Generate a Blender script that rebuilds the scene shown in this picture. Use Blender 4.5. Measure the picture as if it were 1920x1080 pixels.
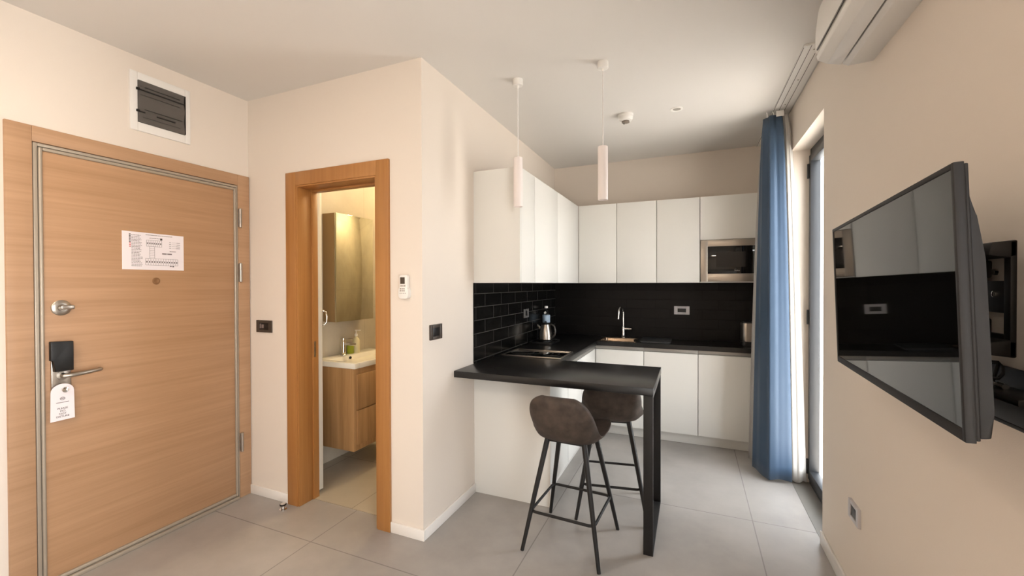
import bpy, bmesh, math, random
from mathutils import Vector, Matrix
random.seed(7)
S = bpy.context.scene
for o in list(bpy.data.objects):
    bpy.data.objects.remove(o)
COL = S.collection
PI = math.pi

# ------------------------------------------------------------------ camera
cam = bpy.data.cameras.new('camera'); cam.sensor_width = 36.0; cam.sensor_fit = 'HORIZONTAL'
cam.lens = 791.87 * 36.0 / 1920.0
cam.clip_start = 0.02; cam.clip_end = 100
camo = bpy.data.objects.new('camera', cam); COL.objects.link(camo)
YAW, PITCH, ROLL, EYE = .4019, -.0092, -.0027, 1.4005
fw = Vector((-math.sin(YAW)*math.cos(PITCH), math.cos(YAW)*math.cos(PITCH), math.sin(PITCH)))
rt = Vector((math.cos(YAW), math.sin(YAW), 0)); up = rt.cross(fw)
r2 = rt*math.cos(ROLL) + up*math.sin(ROLL); u2 = up*math.cos(ROLL) - rt*math.sin(ROLL)
camo.matrix_world = Matrix(((r2.x, u2.x, -fw.x, 0), (r2.y, u2.y, -fw.y, 0), (r2.z, u2.z, -fw.z, EYE), (0, 0, 0, 1)))
S.camera = camo

# ------------------------------------------------------------------ colour management
vs = S.view_settings
vs.view_transform = 'Standard'; vs.look = 'None'; vs.gamma = 1.0; vs.exposure = 0.0; vs.use_curve_mapping = False

# ------------------------------------------------------------------ world: overcast sky over sunlit pale ground
W = bpy.data.worlds.new('daylight'); S.world = W; W.use_nodes = True
nt = W.node_tree; nt.nodes.clear()
wo = nt.nodes.new('ShaderNodeOutputWorld'); bg = nt.nodes.new('ShaderNodeBackground')
tc = nt.nodes.new('ShaderNodeTexCoord'); sx = nt.nodes.new('ShaderNodeSeparateXYZ'); cr = nt.nodes.new('ShaderNodeValToRGB')
mr = nt.nodes.new('ShaderNodeMapRange'); mr.inputs[1].default_value = -1; mr.inputs[2].default_value = 1
cr.color_ramp.elements[0].position = 0.40; cr.color_ramp.elements[0].color = (1.0, .96, .90, 1)
cr.color_ramp.elements[1].position = 0.56; cr.color_ramp.elements[1].color = (.92, .96, 1.0, 1)
nt.links.new(tc.outputs['Generated'], sx.inputs[0]); nt.links.new(sx.outputs['Z'], mr.inputs[0])
nt.links.new(mr.outputs[0], cr.inputs[0]); nt.links.new(cr.outputs[0], bg.inputs[0]); nt.links.new(bg.outputs[0], wo.inputs[0])
bg.inputs[1].default_value = 10.0

def portal(name, loc, sx_, sy_, rot):
    l = bpy.data.lights.new(name, 'AREA'); l.shape = 'RECTANGLE'; l.size = sx_; l.size_y = sy_
    l.cycles.is_portal = True
    o = bpy.data.objects.new(name, l); o.location = loc; o.rotation_euler = rot; COL.objects.link(o)
# area lights face -Z; rotated about Y by +90 they face -X (into the room)
portal('daylight_portal', (.90, 3.135, 1.17), 2.4, .86, (0, PI/2, 0))
portal('daylight_portal', (.90, -.425, 1.20), 2.4, 1.78, (0, PI/2, 0))

# high sun over the balcony, almost in the plane of the window wall
sun = bpy.data.lights.new('sun', 'SUN'); sun.energy = 55; sun.angle = math.radians(1.5); sun.color = (1, .96, .90)
suno = bpy.data.objects.new('sun', sun); COL.objects.link(suno)
suno.rotation_euler = Vector((-.06, -.30, -.95)).to_track_quat('-Z', 'Y').to_euler()

def lamp_light(name, loc, power, col, size, rot=(0, 0, 0), parent=None, spread=PI):
    l = bpy.data.lights.new(name, 'AREA'); l.shape = 'DISK'; l.size = size; l.energy = power; l.color = col; l.spread = spread
    o = bpy.data.objects.new(name, l); o.location = loc; o.rotation_euler = rot; COL.objects.link(o)
    if parent: o.parent = parent
    return o
WARM = (1.0, .83, .66); WARMER = (1.0, .79, .46)
ROOM_FILL_W = 29; HALL_FILL_W = 7; BATH_LAMP_W = 38  # room and hall values drive the added, unseen lamps

# ------------------------------------------------------------------ materials
def lin(c):
    out = []
    for v in c[:3]:
        v /= 255.0
        out.append(v/12.92 if v <= .04045 else ((v+.055)/1.055)**2.4)
    return (*out, 1)
def new_mat(name):
    m = bpy.data.materials.new(name); m.use_nodes = True
    n = m.node_tree; b = n.nodes['Principled BSDF']
    return m, n, b
def mat(name, rgb, rough=.5, metal=0, bump=0, bscale=200, spec=.5, var=0, vscale=6, coat=0, aniso=None):
    m, n, b = new_mat(name)
    c = lin(rgb)
    b.inputs['Base Color'].default_value = c
    b.inputs['Roughness'].default_value = rough; b.inputs['Metallic'].default_value = metal
    b.inputs['Specular IOR Level'].default_value = spec
    if coat: b.inputs['Coat Weight'].default_value = coat
    t = n.nodes.new('ShaderNodeTexCoord')
    if var or aniso:
        ns = n.nodes.new('ShaderNodeTexNoise'); ns.inputs['Scale'].default_value = vscale; ns.inputs['Detail'].default_value = 6
        src = t.outputs['Object']
        if aniso:
            mp = n.nodes.new('ShaderNodeMapping'); mp.inputs['Scale'].default_value = aniso
            n.links.new(src, mp.inputs[0]); src = mp.outputs[0]
        n.links.new(src, ns.inputs['Vector'])
        r = n.nodes.new('ShaderNodeValToRGB')
        r.color_ramp.elements[0].position = .3; r.color_ramp.elements[1].position = .7
        r.color_ramp.elements[0].color = (*[x*(1-var) for x in c[:3]], 1)
        r.color_ramp.elements[1].color = (*[min(1, x*(1+var)) for x in c[:3]], 1)
        n.links.new(ns.outputs[0], r.inputs[0]); n.links.new(r.outputs[0], b.inputs['Base Color'])
    if bump:
        nb = n.nodes.new('ShaderNodeTexNoise'); nb.inputs['Scale'].default_value = bscale; nb.inputs['Detail'].default_value = 3
        bp = n.nodes.new('ShaderNodeBump'); bp.inputs['Strength'].default_value = bump; bp.inputs['Distance'].default_value = .002
        n.links.new(t.outputs['Object'], nb.inputs['Vector']); n.links.new(nb.outputs[0], bp.inputs['Height']); n.links.new(bp.outputs[0], b.inputs['Normal'])
    return m
def wood(name, light, dark, scale, rough=.45, bump=.15, wav=1.0):
    """scale: stretch vector; the small number is the grain direction"""
    m, n, b = new_mat(name)
    t = n.nodes.new('ShaderNodeTexCoord'); mp = n.nodes.new('ShaderNodeMapping'); mp.inputs['Scale'].default_value = scale
    n.links.new(t.outputs['Object'], mp.inputs[0])
    a = n.nodes.new('ShaderNodeTexNoise'); a.inputs['Scale'].default_value = 1; a.inputs['Detail'].default_value = 8; a.inputs['Roughness'].default_value = .65; a.inputs['Distortion'].default_value = .25*wav
    mp2 = n.nodes.new('ShaderNodeMapping'); mp2.inputs['Scale'].default_value = [s*.22 for s in scale]
    n.links.new(t.outputs['Object'], mp2.inputs[0])
    a2 = n.nodes.new('ShaderNodeTexNoise'); a2.inputs['Scale'].default_value = 1; a2.inputs['Detail'].default_value = 4
    n.links.new(mp.outputs[0], a.inputs['Vector']); n.links.new(mp2.outputs[0], a2.inputs['Vector'])
    mx = n.nodes.new('ShaderNodeMix'); mx.data_type = 'FLOAT'; mx.inputs[0].default_value = .45
    n.links.new(a.outputs[0], mx.inputs[2]); n.links.new(a2.outputs[0], mx.inputs[3])
    r = n.nodes.new('ShaderNodeValToRGB'); r.color_ramp.elements[0].position = .36; r.color_ramp.elements[1].position = .62
    r.color_ramp.elements[0].color = lin(dark); r.color_ramp.elements[1].color = lin(light)
    n.links.new(mx.outputs[0], r.inputs[0]); n.links.new(r.outputs[0], b.inputs['Base Color'])
    b.inputs['Roughness'].default_value = rough
    bp = n.nodes.new('ShaderNodeBump'); bp.inputs['Strength'].default_value = bump; bp.inputs['Distance'].default_value = .001
    n.links.new(a.outputs[0], bp.inputs['Height']); n.links.new(bp.outputs[0], b.inputs['Normal'])
    return m
def tiles(name, rgb, grout, axes, size, offs, mortar, rough, offset=.5, var=.04, groutrough=.8, cloud=0, bump=.3):
    """axes e.g. 'yz': which world axes run along the brick and across the rows; offs: world position of a joint"""
    m, n, b = new_mat(name)
    g = n.nodes.new('ShaderNodeNewGeometry'); sp = n.nodes.new('ShaderNodeSeparateXYZ'); n.links.new(g.outputs['Position'], sp.inputs[0])
    cb = n.nodes.new('ShaderNodeCombineXYZ')
    for k, (ax, of) in enumerate(zip(axes, offs)):
        ad = n.nodes.new('ShaderNodeMath'); ad.operation = 'SUBTRACT'; ad.inputs[1].default_value = of
        n.links.new(sp.outputs['XYZ'['xyz'.index(ax)]], ad.inputs[0]); n.links.new(ad.outputs[0], cb.inputs[k])
    br = n.nodes.new('ShaderNodeTexBrick'); br.offset = offset; br.offset_frequency = 2; br.squash = 1
    br.inputs['Scale'].default_value = 1; br.inputs['Brick Width'].default_value = size[0]; br.inputs['Row Height'].default_value = size[1]
    br.inputs['Mortar Size'].default_value = mortar; br.inputs['Mortar Smooth'].default_value = .1; br.inputs['Bias'].default_value = 0
    c = lin(rgb)
    br.inputs['Color1'].default_value = (*[x*(1-var) for x in c[:3]], 1); br.inputs['Color2'].default_value = (*[min(1, x*(1+var)) for x in c[:3]], 1)
    br.inputs['Mortar'].default_value = lin(grout)
    n.links.new(cb.outputs[0], br.inputs['Vector'])
    col = br.outputs['Color']
    if cloud:
        ns = n.nodes.new('ShaderNodeTexNoise'); ns.inputs['Scale'].default_value = 2.2; ns.inputs['Detail'].default_value = 9; ns.inputs['Roughness'].default_value = .62
        n.links.new(g.outputs['Position'], ns.inputs['Vector'])
        rr = n.nodes.new('ShaderNodeMapRange'); rr.inputs[1].default_value = .3; rr.inputs[2].default_value = .7; rr.inputs[3].default_value = 1-cloud; rr.inputs[4].default_value = 1+cloud
        n.links.new(ns.outputs[0], rr.inputs[0])
        vm = n.nodes.new('ShaderNodeVectorMath'); vm.operation = 'SCALE'; n.links.new(col, vm.inputs[0]); n.links.new(rr.outputs[0], vm.inputs['Scale'])
        col = vm.outputs[0]
    n.links.new(col, b.inputs['Base Color'])
    rm = n.nodes.new('ShaderNodeMapRange'); rm.inputs[3].default_value = rough; rm.inputs[4].default_value = groutrough
    n.links.new(br.outputs['Fac'], rm.inputs[0]); n.links.new(rm.outputs[0], b.inputs['Roughness'])
    bp = n.nodes.new('ShaderNodeBump'); bp.invert = True; bp.inputs['Strength'].default_value = bump; bp.inputs['Distance'].default_value = .002
    n.links.new(br.outputs['Fac'], bp.inputs['Height']); n.links.new(bp.outputs[0], b.inputs['Normal'])
    return m
def glass_mat(name, tint=(1, 1, 1, 1), strength=1.0):
    m = bpy.data.materials.new(name); m.use_nodes = True; n = m.node_tree; n.nodes.clear()
    o = n.nodes.new('ShaderNodeOutputMaterial'); mx = n.nodes.new('ShaderNodeMixShader'); tr = n.nodes.new('ShaderNodeBsdfTransparent'); gl = n.nodes.new('ShaderNodeBsdfGlossy')
    tr.inputs[0].default_value = tint; gl.inputs['Roughness'].default_value = .01
    fc = n.nodes.new('ShaderNodeLayerWeight'); fc.inputs[0].default_value = .5
    pw = n.nodes.new('ShaderNodeMath'); pw.operation = 'POWER'; pw.inputs[1].default_value = 5
    lw = n.nodes.new('ShaderNodeMapRange'); lw.inputs[3].default_value = .04; lw.inputs[4].default_value = 1
    n.links.new(fc.outputs['Facing'], pw.inputs[0]); n.links.new(pw.outputs[0], lw.inputs[0])
    n.links.new(lw.outputs[0], mx.inputs[0]); n.links.new(tr.outputs[0], mx.inputs[1]); n.links.new(gl.outputs[0], mx.inputs[2]); n.links.new(mx.outputs[0], o.inputs[0])
    return m
def cloth(name, rgb, transl=.3, rough=.85, sheen=.2):
    m, n, b = new_mat(name)
    c = lin(rgb); b.inputs['Base Color'].default_value = c; b.inputs['Roughness'].default_value = rough
    b.inputs['Sheen Weight'].default_value = sheen
    t = n.nodes.new('ShaderNodeTexCoord'); w = n.nodes.new('ShaderNodeTexNoise'); w.inputs['Scale'].default_value = 400
    n.links.new(t.outputs['Object'], w.inputs['Vector'])
    bp = n.nodes.new('ShaderNodeBump'); bp.inputs['Strength'].default_value = .15; bp.inputs['Distance'].default_value = .001
    n.links.new(w.outputs[0], bp.inputs['Height']); n.links.new(bp.outputs[0], b.inputs['Normal'])
    tr = n.nodes.new('ShaderNodeBsdfTranslucent'); tr.inputs[0].default_value = c
    mx = n.nodes.new('ShaderNodeMixShader'); mx.inputs[0].default_value = transl
    out = n.nodes['Material Output']
    n.links.new(b.outputs[0], mx.inputs[1]); n.links.new(tr.outputs[0], mx.inputs[2]); n.links.new(mx.outputs[0], out.inputs[0])
    return m
def emit(name, rgb, strength):
    m, n, b = new_mat(name); b.inputs['Base Color'].default_value = lin(rgb)
    b.inputs['Emission Color'].default_value = lin(rgb); b.inputs['Emission Strength'].default_value = strength
    return m

M = {}
M['wall'] = mat('wall_paint', (226, 215, 203), .75, bump=.12, bscale=260, spec=.3)
M['ceiling'] = mat('ceiling_paint', (220, 216, 211), .8, bump=.06, bscale=260, spec=.3)
M['floor'] = tiles('floor_tile', (161, 156, 151), (134, 130, 126), 'xy', (1.12, 1.16), (.333, 1.675), .003, .34, offset=0, var=.02, cloud=.16, bump=.15)
M['bath_floor'] = tiles('bathroom_floor_tile', (178, 168, 150), (150, 140, 124), 'xy', (.6, .6), (-1.95, 2.02), .003, .4, offset=0, var=.02, cloud=.10, bump=.15)
M['bath_wall'] = tiles('bathroom_wall_tile', (192, 182, 164), (174, 164, 148), 'yz', (.6, 1.2), (2.3, 0), .002, .45, offset=0, var=.02, cloud=.14, bump=.1)
M['backsplash_l'] = tiles('black_wall_tile', (12, 11, 10), (52, 49, 46), 'yz', (.276, .0905), (2.667, .974), .0028, .22, bump=.5, var=.15)
M['backsplash_b'] = tiles('black_wall_tile_back', (11, 8, 7), (17, 13, 12), 'xz', (.276, .0905), (.092, .974), .0022, .42, bump=.35, var=.10)
for k_ in ('backsplash_l', 'backsplash_b'): M[k_].node_tree.nodes['Principled BSDF'].inputs['Specular IOR Level'].default_value = .22
M['trim'] = mat('white_trim', (232, 227, 221), .4)
M['door_wood'] = wood('light_oak_veneer', (182, 143, 108), (165, 126, 91), (3, 1.6, 60), bump=.12)
M['casing_wood'] = wood('light_oak_casing', (182, 145, 112), (166, 129, 96), (3, 1.6, 60), bump=.12)
M['orange_wood'] = wood('orange_oak_veneer', (172, 120, 66), (156, 103, 52), (45, 45, 1.4), bump=.12, rough=.4)
M['vanity_wood'] = wood('vanity_oak', (186, 146, 100), (142, 104, 64), (30, 30, 1.2), bump=.2)
M['steel'] = mat('brushed_steel', (176, 168, 158), .32, 1)
M['frame_metal'] = mat('door_frame_metal', (172, 160, 144), .4, .35)
M['chrome'] = mat('chrome', (225, 222, 218), .08, 1)
M['cabinet'] = mat('white_cabinet_lacquer', (230, 228, 222), .38)
M['cabinet_in'] = mat('cabinet_carcass', (214, 211, 205), .5)
M['alu'] = mat('aluminium_profile', (160, 157, 152), .4, .7)
M['worktop'] = mat('black_stone_worktop', (21, 20, 20), .30, bump=.1, bscale=90, var=.25, vscale=40)
M['black_metal'] = mat('black_powder_coat', (17, 15, 15), .55)
M['black_plastic'] = mat('black_plastic', (13, 12, 12), .42)
M['black_gloss'] = mat('black_glass', (6, 6, 6), .04)
M['screen'] = mat('tv_screen', (6, 6, 6), .03, spec=.27)
M['tv_bezel'] = mat('tv_bezel', (17, 13, 12), .55)
M['leather'] = mat('brown_suede', (68, 58, 51), .62, bump=.3, bscale=160, var=.34, vscale=22, spec=.35)
M['blue_cloth'] = cloth('blue_curtain_cloth', (50, 73, 98), .06, .6, .12)
M['white_cloth'] = cloth('sheer_white_cloth', (240, 238, 234), .45, .9, .1)
M['lining'] = cloth('lining_cloth', (196, 190, 184), .3, .9, .1)
M['alu_dark'] = mat('grey_window_frame', (50, 52, 55), .42, .1)
M['pane'] = glass_mat('window_glass')
M['clear'] = glass_mat('clear_plastic', (.93, .96, .98, 1))
M['white_plastic'] = mat('white_plastic', (236, 233, 228), .35)
M['grey_plastic'] = mat('smoked_grey_plastic', (88, 84, 80), .3)
M['dark_frame'] = mat('dark_switch_frame', (66, 56, 48), .4)
M['dark_mod'] = mat('dark_switch_module', (22, 19, 18), .3)
M['grey_frame'] = mat('light_grey_socket_frame', (190, 186, 188), .35)
M['socket_black'] = mat('black_socket_insert', (14, 13, 13), .4)
M['paper'] = mat('paper', (238, 230, 232), .6)
M['ink'] = mat('grey_ink', (110, 100, 98), .7)
M['ink_dark'] = mat('dark_ink', (70, 62, 60), .7)
M['ink_red'] = mat('red_ink', (200, 90, 90), .7)
M['ceramic'] = mat('white_ceramic', (240, 236, 224), .15)
M['mirror'] = mat('mirror_glass', (226, 226, 214), .03, 1)
M['mirror_side'] = mat('mirror_cabinet_side', (140, 112, 74), .5)
M['soap'] = mat('green_soap', (150, 160, 40), .25)
M['white_door'] = mat('white_door_leaf', (226, 220, 206), .4)
M['label_blue'] = mat('pale_blue_label', (164, 184, 202), .4)
M['mat_dark'] = mat('charcoal_mat', (46, 47, 47), .55, bump=.3, bscale=300)
M['bronze_steel'] = mat('sink_steel', (140, 122, 104), .25, 1)
M['sachet'] = mat('glossy_sachet', (150, 140, 128), .2, .4)
M['led'] = emit('display_digits', (235, 238, 240), 1.2)
M['lamp_on'] = emit('lit_lamp_diffuser', (255, 214, 160), 4)

# ------------------------------------------------------------------ mesh helpers
class MB:
    def __init__(s): s.bm = bmesh.new()
    def box(s, x0, x1, y0, y1, z0, z1, bev=0, seg=2):
        t = bmesh.new()
        bmesh.ops.create_cube(t, size=1)
        for v in t.verts:
            v.co = Vector(((x0+x1)/2 + v.co.x*(x1-x0), (y0+y1)/2 + v.co.y*(y1-y0), (z0+z1)/2 + v.co.z*(z1-z0)))
        if bev: bmesh.ops.bevel(t, geom=list(t.edges), offset=bev, segments=seg, affect='EDGES', profile=.5)
        return s._add(t)
    def _add(s, t):
        bmesh.ops.recalc_face_normals(t, faces=list(t.faces))
        m = bpy.data.meshes.new('tmp'); t.to_mesh(m); t.free(); s.bm.from_mesh(m); bpy.data.meshes.remove(m); return s
    def tube(s, pts, r, seg=12, cap=True):
        """r: number or list of radii along pts"""
        pts = [Vector(p) for p in pts]; n = len(pts); rs = r if isinstance(r, (list, tuple)) else [r]*n
        t = bmesh.new(); rings = []; ref = None
        for i, p in enumerate(pts):
            d = (pts[min(i+1, n-1)] - pts[max(i-1, 0)]).normalized()
            if ref is None: ref = d.orthogonal().normalized()
            a = (ref - d*ref.dot(d)); a = a.normalized() if a.length > 1e-6 else d.orthogonal().normalized()
            ref = a; b = d.cross(a)
            rings.append([t.verts.new(p + (a*math.cos(2*PI*k/seg) + b*math.sin(2*PI*k/seg))*rs[i]) for k in range(seg)])
        for A, B in zip(rings, rings[1:]):
            for k in range(seg): t.faces.new((A[k], A[(k+1) % seg], B[(k+1) % seg], B[k]))
        if cap: t.faces.new(rings[0][::-1]); t.faces.new(rings[-1])
        return s._add(t)
    def loop(s, pts, r, seg=10):
        return s.tube(list(pts)+[pts[0], pts[1]], r, seg, cap=False)
    def lathe(s, prof, c, axis='z', seg=32):
        """prof: list of (radius, height) along axis from c"""
        t = bmesh.new(); rings = []
        ax = {'z': (Vector((1, 0, 0)), Vector((0, 1, 0)), Vector((0, 0, 1))), 'x': (Vector((0, 1, 0)), Vector((0, 0, 1)), Vector((1, 0, 0))), 'y': (Vector((0, 0, 1)), Vector((1, 0, 0)), Vector((0, 1, 0)))}[axis]
        c = Vector(c)
        for (r, h) in prof:
            r = max(r, 1e-4)
            rings.append([t.verts.new(c + ax[2]*h + (ax[0]*math.cos(2*PI*k/seg) + ax[1]*math.sin(2*PI*k/seg))*r) for k in range(seg)])
        for A, B in zip(rings, rings[1:]):
            for k in range(seg): t.faces.new((A[k], A[(k+1) % seg], B[(k+1) % seg], B[k]))
        t.faces.new(rings[0][::-1]); t.faces.new(rings[-1])
        return s._add(t)
    def prism(s, poly, a0, a1, axis='y', bev=0):
        """poly: 2-D outline; axis 'y': poly=(x,z); 'x': poly=(y,z); 'z': poly=(x,y)"""
        t = bmesh.new()
        f = {'y': lambda p, a: (p[0], a, p[1]), 'x': lambda p, a: (a, p[0], p[1]), 'z': lambda p, a: (p[0], p[1], a)}[axis]
        A = [t.verts.new(f(p, a0)) for p in poly]; B = [t.verts.new(f(p, a1)) for p in poly]; n = len(poly)
        t.faces.new(A); t.faces.new(B[::-1])
        for k in range(n): t.faces.new((A[k], B[k], B[(k+1) % n], A[(k+1) % n]))
        if bev: bmesh.ops.bevel(t, geom=list(t.edges), offset=bev, segments=2, affect='EDGES', profile=.5)
        return s._add(t)
    def grid(s, rows, closed=False):
        t = bmesh.new(); R = [[t.verts.new(p) for p in row] for row in rows]
        for A, B in zip(R, R[1:]):
            n = len(A)
            for k in range(n if closed else n-1): t.faces.new((A[k], A[(k+1) % n], B[(k+1) % n], B[k]))
        m = bpy.data.meshes.new('tmp'); bmesh.ops.recalc_face_normals(t, faces=list(t.faces)); t.to_mesh(m); t.free(); s.bm.from_mesh(m); bpy.data.meshes.remove(m); return s
    def xform(s, mtx):
        bmesh.ops.transform(s.bm, matrix=mtx, verts=list(s.bm.verts)); return s
    def build(s, name, m, parent=None, loc=None, angle=35):
        base = Vector(parent['_loc']) if (parent is not None and '_loc' in parent) else (Vector(loc) if loc is not None else Vector((0, 0, 0)))
        for v in s.bm.verts: v.co -= base
        me = bpy.data.meshes.new(name); s.bm.to_mesh(me); s.bm.free()
        for p in me.polygons: p.use_smooth = True
        me.set_sharp_from_angle(angle=math.radians(angle))
        me.materials.append(m)
        o = bpy.data.objects.new(name, me); COL.objects.link(o)
        if parent is not None:
            o.parent = parent; o['_loc'] = list(base)
        else:
            o.location = base; o['_loc'] = list(base)
        return o
def tag(o, label=None, cat=None, group=None, kind=None):
    if label: o['label'] = label
    if cat: o['category'] = cat
    if group: o['group'] = group
    if kind: o['kind'] = kind
    return o
def thing(name, loc, label=None, cat=None, group=None, kind=None):
    o = bpy.data.objects.new(name, None); o.empty_display_size = .05; o.location = loc; COL.objects.link(o); o['_loc'] = list(loc)
    return tag(o, label, cat, group, kind)
def copy_tree(o, parent=None):
    c = o.copy(); COL.objects.link(c)
    if parent is not None: c.parent = parent; c.matrix_parent_inverse = o.matrix_parent_inverse.copy()
    for ch in [x for x in bpy.data.objects if x.parent == o]: copy_tree(ch, c)
    return c
def struct(mb, name, m): return tag(mb.build(name, m), kind='structure')
def text_mesh(body, size, align='CENTER', depth=.0004):
    cu = bpy.data.curves.new('txt', 'FONT'); cu.body = body; cu.size = size; cu.align_x = align; cu.align_y = 'CENTER'; cu.extrude = depth
    o = bpy.data.objects.new('txt', cu); COL.objects.link(o)
    bpy.context.view_layer.update()
    me = bpy.data.meshes.new_from_object(o.evaluated_get(bpy.context.evaluated_depsgraph_get()))
    bpy.data.objects.remove(o); return me
def put_text(mb, body, size, org, xdir, updir):
    me = text_mesh(body, size); x = Vector(xdir); y = Vector(updir); z = x.cross(y); o = Vector(org)
    me.transform(Matrix(((x.x, y.x, z.x, o.x), (x.y, y.y, z.y, o.y), (x.z, y.z, z.z, o.z), (0, 0, 0, 1))))
    mb.bm.from_mesh(me); bpy.data.meshes.remove(me)

# ------------------------------------------------------------------ room dimensions
H = 2.63
xE, yB, xS, yK, xT = -2.740, 1.924, -1.348, 4.344, .650
yR = -2.7
zW = .867                        # worktop height

# ---- shell
struct(MB().box(xE-.5, xT+.12, yR-.2, 4.5, -.12, 0), 'floor', M['floor'])
struct(MB().box(-3.0, xS-.03, 2.02, 4.4, -.02, .003), 'floor_bathroom', M['bath_floor'])
struct(MB().box(xE-.5, xT+.3, yR-.2, 4.5, H, H+.12), 'ceiling', M['ceiling'])
# entry wall with the doorway (opening y .905..1.846, z 0..2.05)
w = MB().box(xE-.2, xE, yR-.2, .905, 0, H).box(xE-.2, xE, 1.846, yB+.13, 0, H).box(xE-.2, xE, .905, 1.846, 2.05, H)
struct(w, 'wall_entry', M['wall'])
# bathroom front wall, opening x -2.29..-1.65, z 0..2.03
w = MB().box(xE, -2.29, yB, yB+.10, 0, H).box(-1.65, xS, yB, yB+.10, 0, H).box(-2.29, -1.65, yB, yB+.10, 2.03, H)
struct(w, 'wall_bathroom_front', M['wall'])
struct(MB().box(xS-.1, xS, yB+.10, yK+.15, 0, H), 'wall_kitchen_side', M['wall'])
struct(MB().box(xS, xT+.16, yK, yK+.15, 0, H), 'wall_kitchen_back', M['wall'])
# tv wall with two openings
OY0, OY1, OZ1 = 2.735, 3.535, 2.335
w = MB()
for (a, b, z0, z1) in ((yR-.2, -1.3, 0, H), (-1.3, .45, 2.33, H), (.45, OY0, 0, H), (OY0, OY1, OZ1, H), (OY1, yK+.15, 0, H)):
    w.box(xT, xT+.166, a, b, z0, z1)
struct(w, 'wall_tv', M['wall'])
struct(MB().box(xE-.2, xT+.22, yR-.2, yR, 0, H), 'wall_rear', M['wall'])
# bathroom enclosure (niche behind the sliding leaf, then the vanity wall)
struct(MB().box(-2.84, -2.64, 2.29, 4.3, 0, H), 'wall_bathroom_left', M['bath_wall'])
struct(MB().box(-3.12, -2.96, yB+.10, 2.29, 0, H).box(-3.12, -2.84, 2.29, 2.45, 0, H), 'wall_bathroom_niche', M['bath_wall'])
struct(MB().box(-2.84, xS-.1, 4.2, 4.35, 0, H), 'wall_bathroom_rear', M['bath_wall'])
struct(MB().box(xS-.12, xS-.1, yB+.1, 4.2, 0, H), 'wall_bathroom_right', M['bath_wall'])
# balcony slab outside the windows
struct(MB().box(xT+.17, 2.4, -3, 4.6, -.16, -.03), 'floor_balcony', mat('balcony_tile', (196, 190, 182), .7))

# ---- baseboards
def base(name, *bx):
    b = MB()
    for q in bx: b.box(*q, bev=.003)
    struct(b, name, M['trim'])
base('baseboard_entry', (xE, xE+.012, yR, .822, 0, .06))
base('baseboard_bathroom_left', (xE, -2.372, yB-.012, yB, 0, .06))
base('baseboard_bathroom_right', (-1.562, xS+.012, yB-.012, yB, 0, .06))
base('baseboard_kitchen_side', (xS, xS+.012, yB, 2.512, 0, .06))
base('baseboard_tv', (xT-.012, xT, .45, OY0-.004, 0, .07))

# ------------------------------------------------------------------ entry door
d = thing('door_1', (xE, 1.375, 0), 'light oak veneered entrance door with horizontal grain and metal edged frame', 'door', kind='structure')
c = MB()
c.box(xE-.06, xE+.015, .825, .908, 0, 2.120, .002).box(xE-.06, xE+.015, 1.842, 1.919, 0, 2.120, .002).box(xE-.06, xE+.015, .908, 1.842, 2.05, 2.120, .002)
c.build('casing', M['casing_wood'], d)
f = MB(); R_ = .012
f.box(xE-.05, xE+.016, .910, .924, .0, 2.046, .003).box(xE-.05, xE+.016, 1.832, 1.840, .0, 2.046, .003).box(xE-.05, xE+.016, .924, 1.832, 2.032, 2.046, .003)
f.build('metal_frame', M['frame_metal'], d)
leaf = MB().box(xE-.045, xE+.010, .940, 1.816, .040, 2.014, .002).build('leaf', M['door_wood'], d)
e = MB()
e.box(xE-.045, xE+.020, .926, .940, .022, 2.030, .006, 3).box(xE-.045, xE+.020, 1.816, 1.830, .022, 2.030, .006, 3)
e.box(xE-.045, xE+.020, .940, 1.816, 2.014, 2.030, .006, 3).box(xE-.045, xE+.020, .940, 1.816, .022, .040, .006, 3)
e.build('edge_profile', M['frame_metal'], leaf)
for z in (1.837, 1.481, .368):
    h = MB().lathe([(.007, -.062), (.009, -.060), (.009, -.021), (.0082, -.020), (.009, -.019), (.009, .019), (.0082, .020), (.009, .021), (.009, .060), (.007, .062)], (xE+.026, 1.850, z), 'z', 16)
    h.box(xE+.014, xE+.020, 1.842, 1.866, z-.058, z+.058, .001)
    h.build('hinge', M['steel'], d)
MB().lathe([(.0, -.002), (.019, 0), (.017, .003), (.012, .004), (.010, .003), (.0, .003)], (xE+.010, 1.383, 1.423), 'x', 24).build('peephole', mat('peephole_brass', (150, 112, 78), .4, .4), d)
db = MB().lathe([(.0, -.004), (.036, 0), (.036, .004), (.031, .008), (.016, .009), (.014, .012), (0, .012)], (xE+.010, .998, 1.295), 'x', 28).build('deadbolt', M['steel'], d)
t = MB().lathe([(.009, 0), (.009, .018), (0, .018)], (xE+.021, .998, 1.295), 'x', 16).box(xE+.036, xE+.046, .986, 1.034, 1.288, 1.308, .004); t.build('thumb_turn', M['steel'], db)
lk = MB().box(xE+.010, xE+.022, .958, 1.027, .880, 1.085, .004).build('lock_plate', M['steel'], d)
MB().prism([(.950, 1.052), (.962, 1.052), (.962, 1.000), (1.028, 1.000), (1.028, 1.137), (.950, 1.141)], xE+.022, xE+.044, 'x', .003).build('card_reader', M['black_plastic'], lk)
hd = MB().lathe([(.0, -.002), (.021, 0), (.021, .006), (.012, .008), (.010, .034), (0, .036)], (xE+.022, .995, .979), 'x', 24).build('lever_rose', M['steel'], lk)
MB().tube([(xE+.052, .988, .979), (xE+.058, 1.004, .979), (xE+.062, 1.03, .980), (xE+.060, 1.08, .984), (xE+.052, 1.122, .987), (xE+.046, 1.128, .987)], [.009, .0105, .0105, .0105, .010, .007], 14).build('lever_handle', M['steel'], hd)
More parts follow.
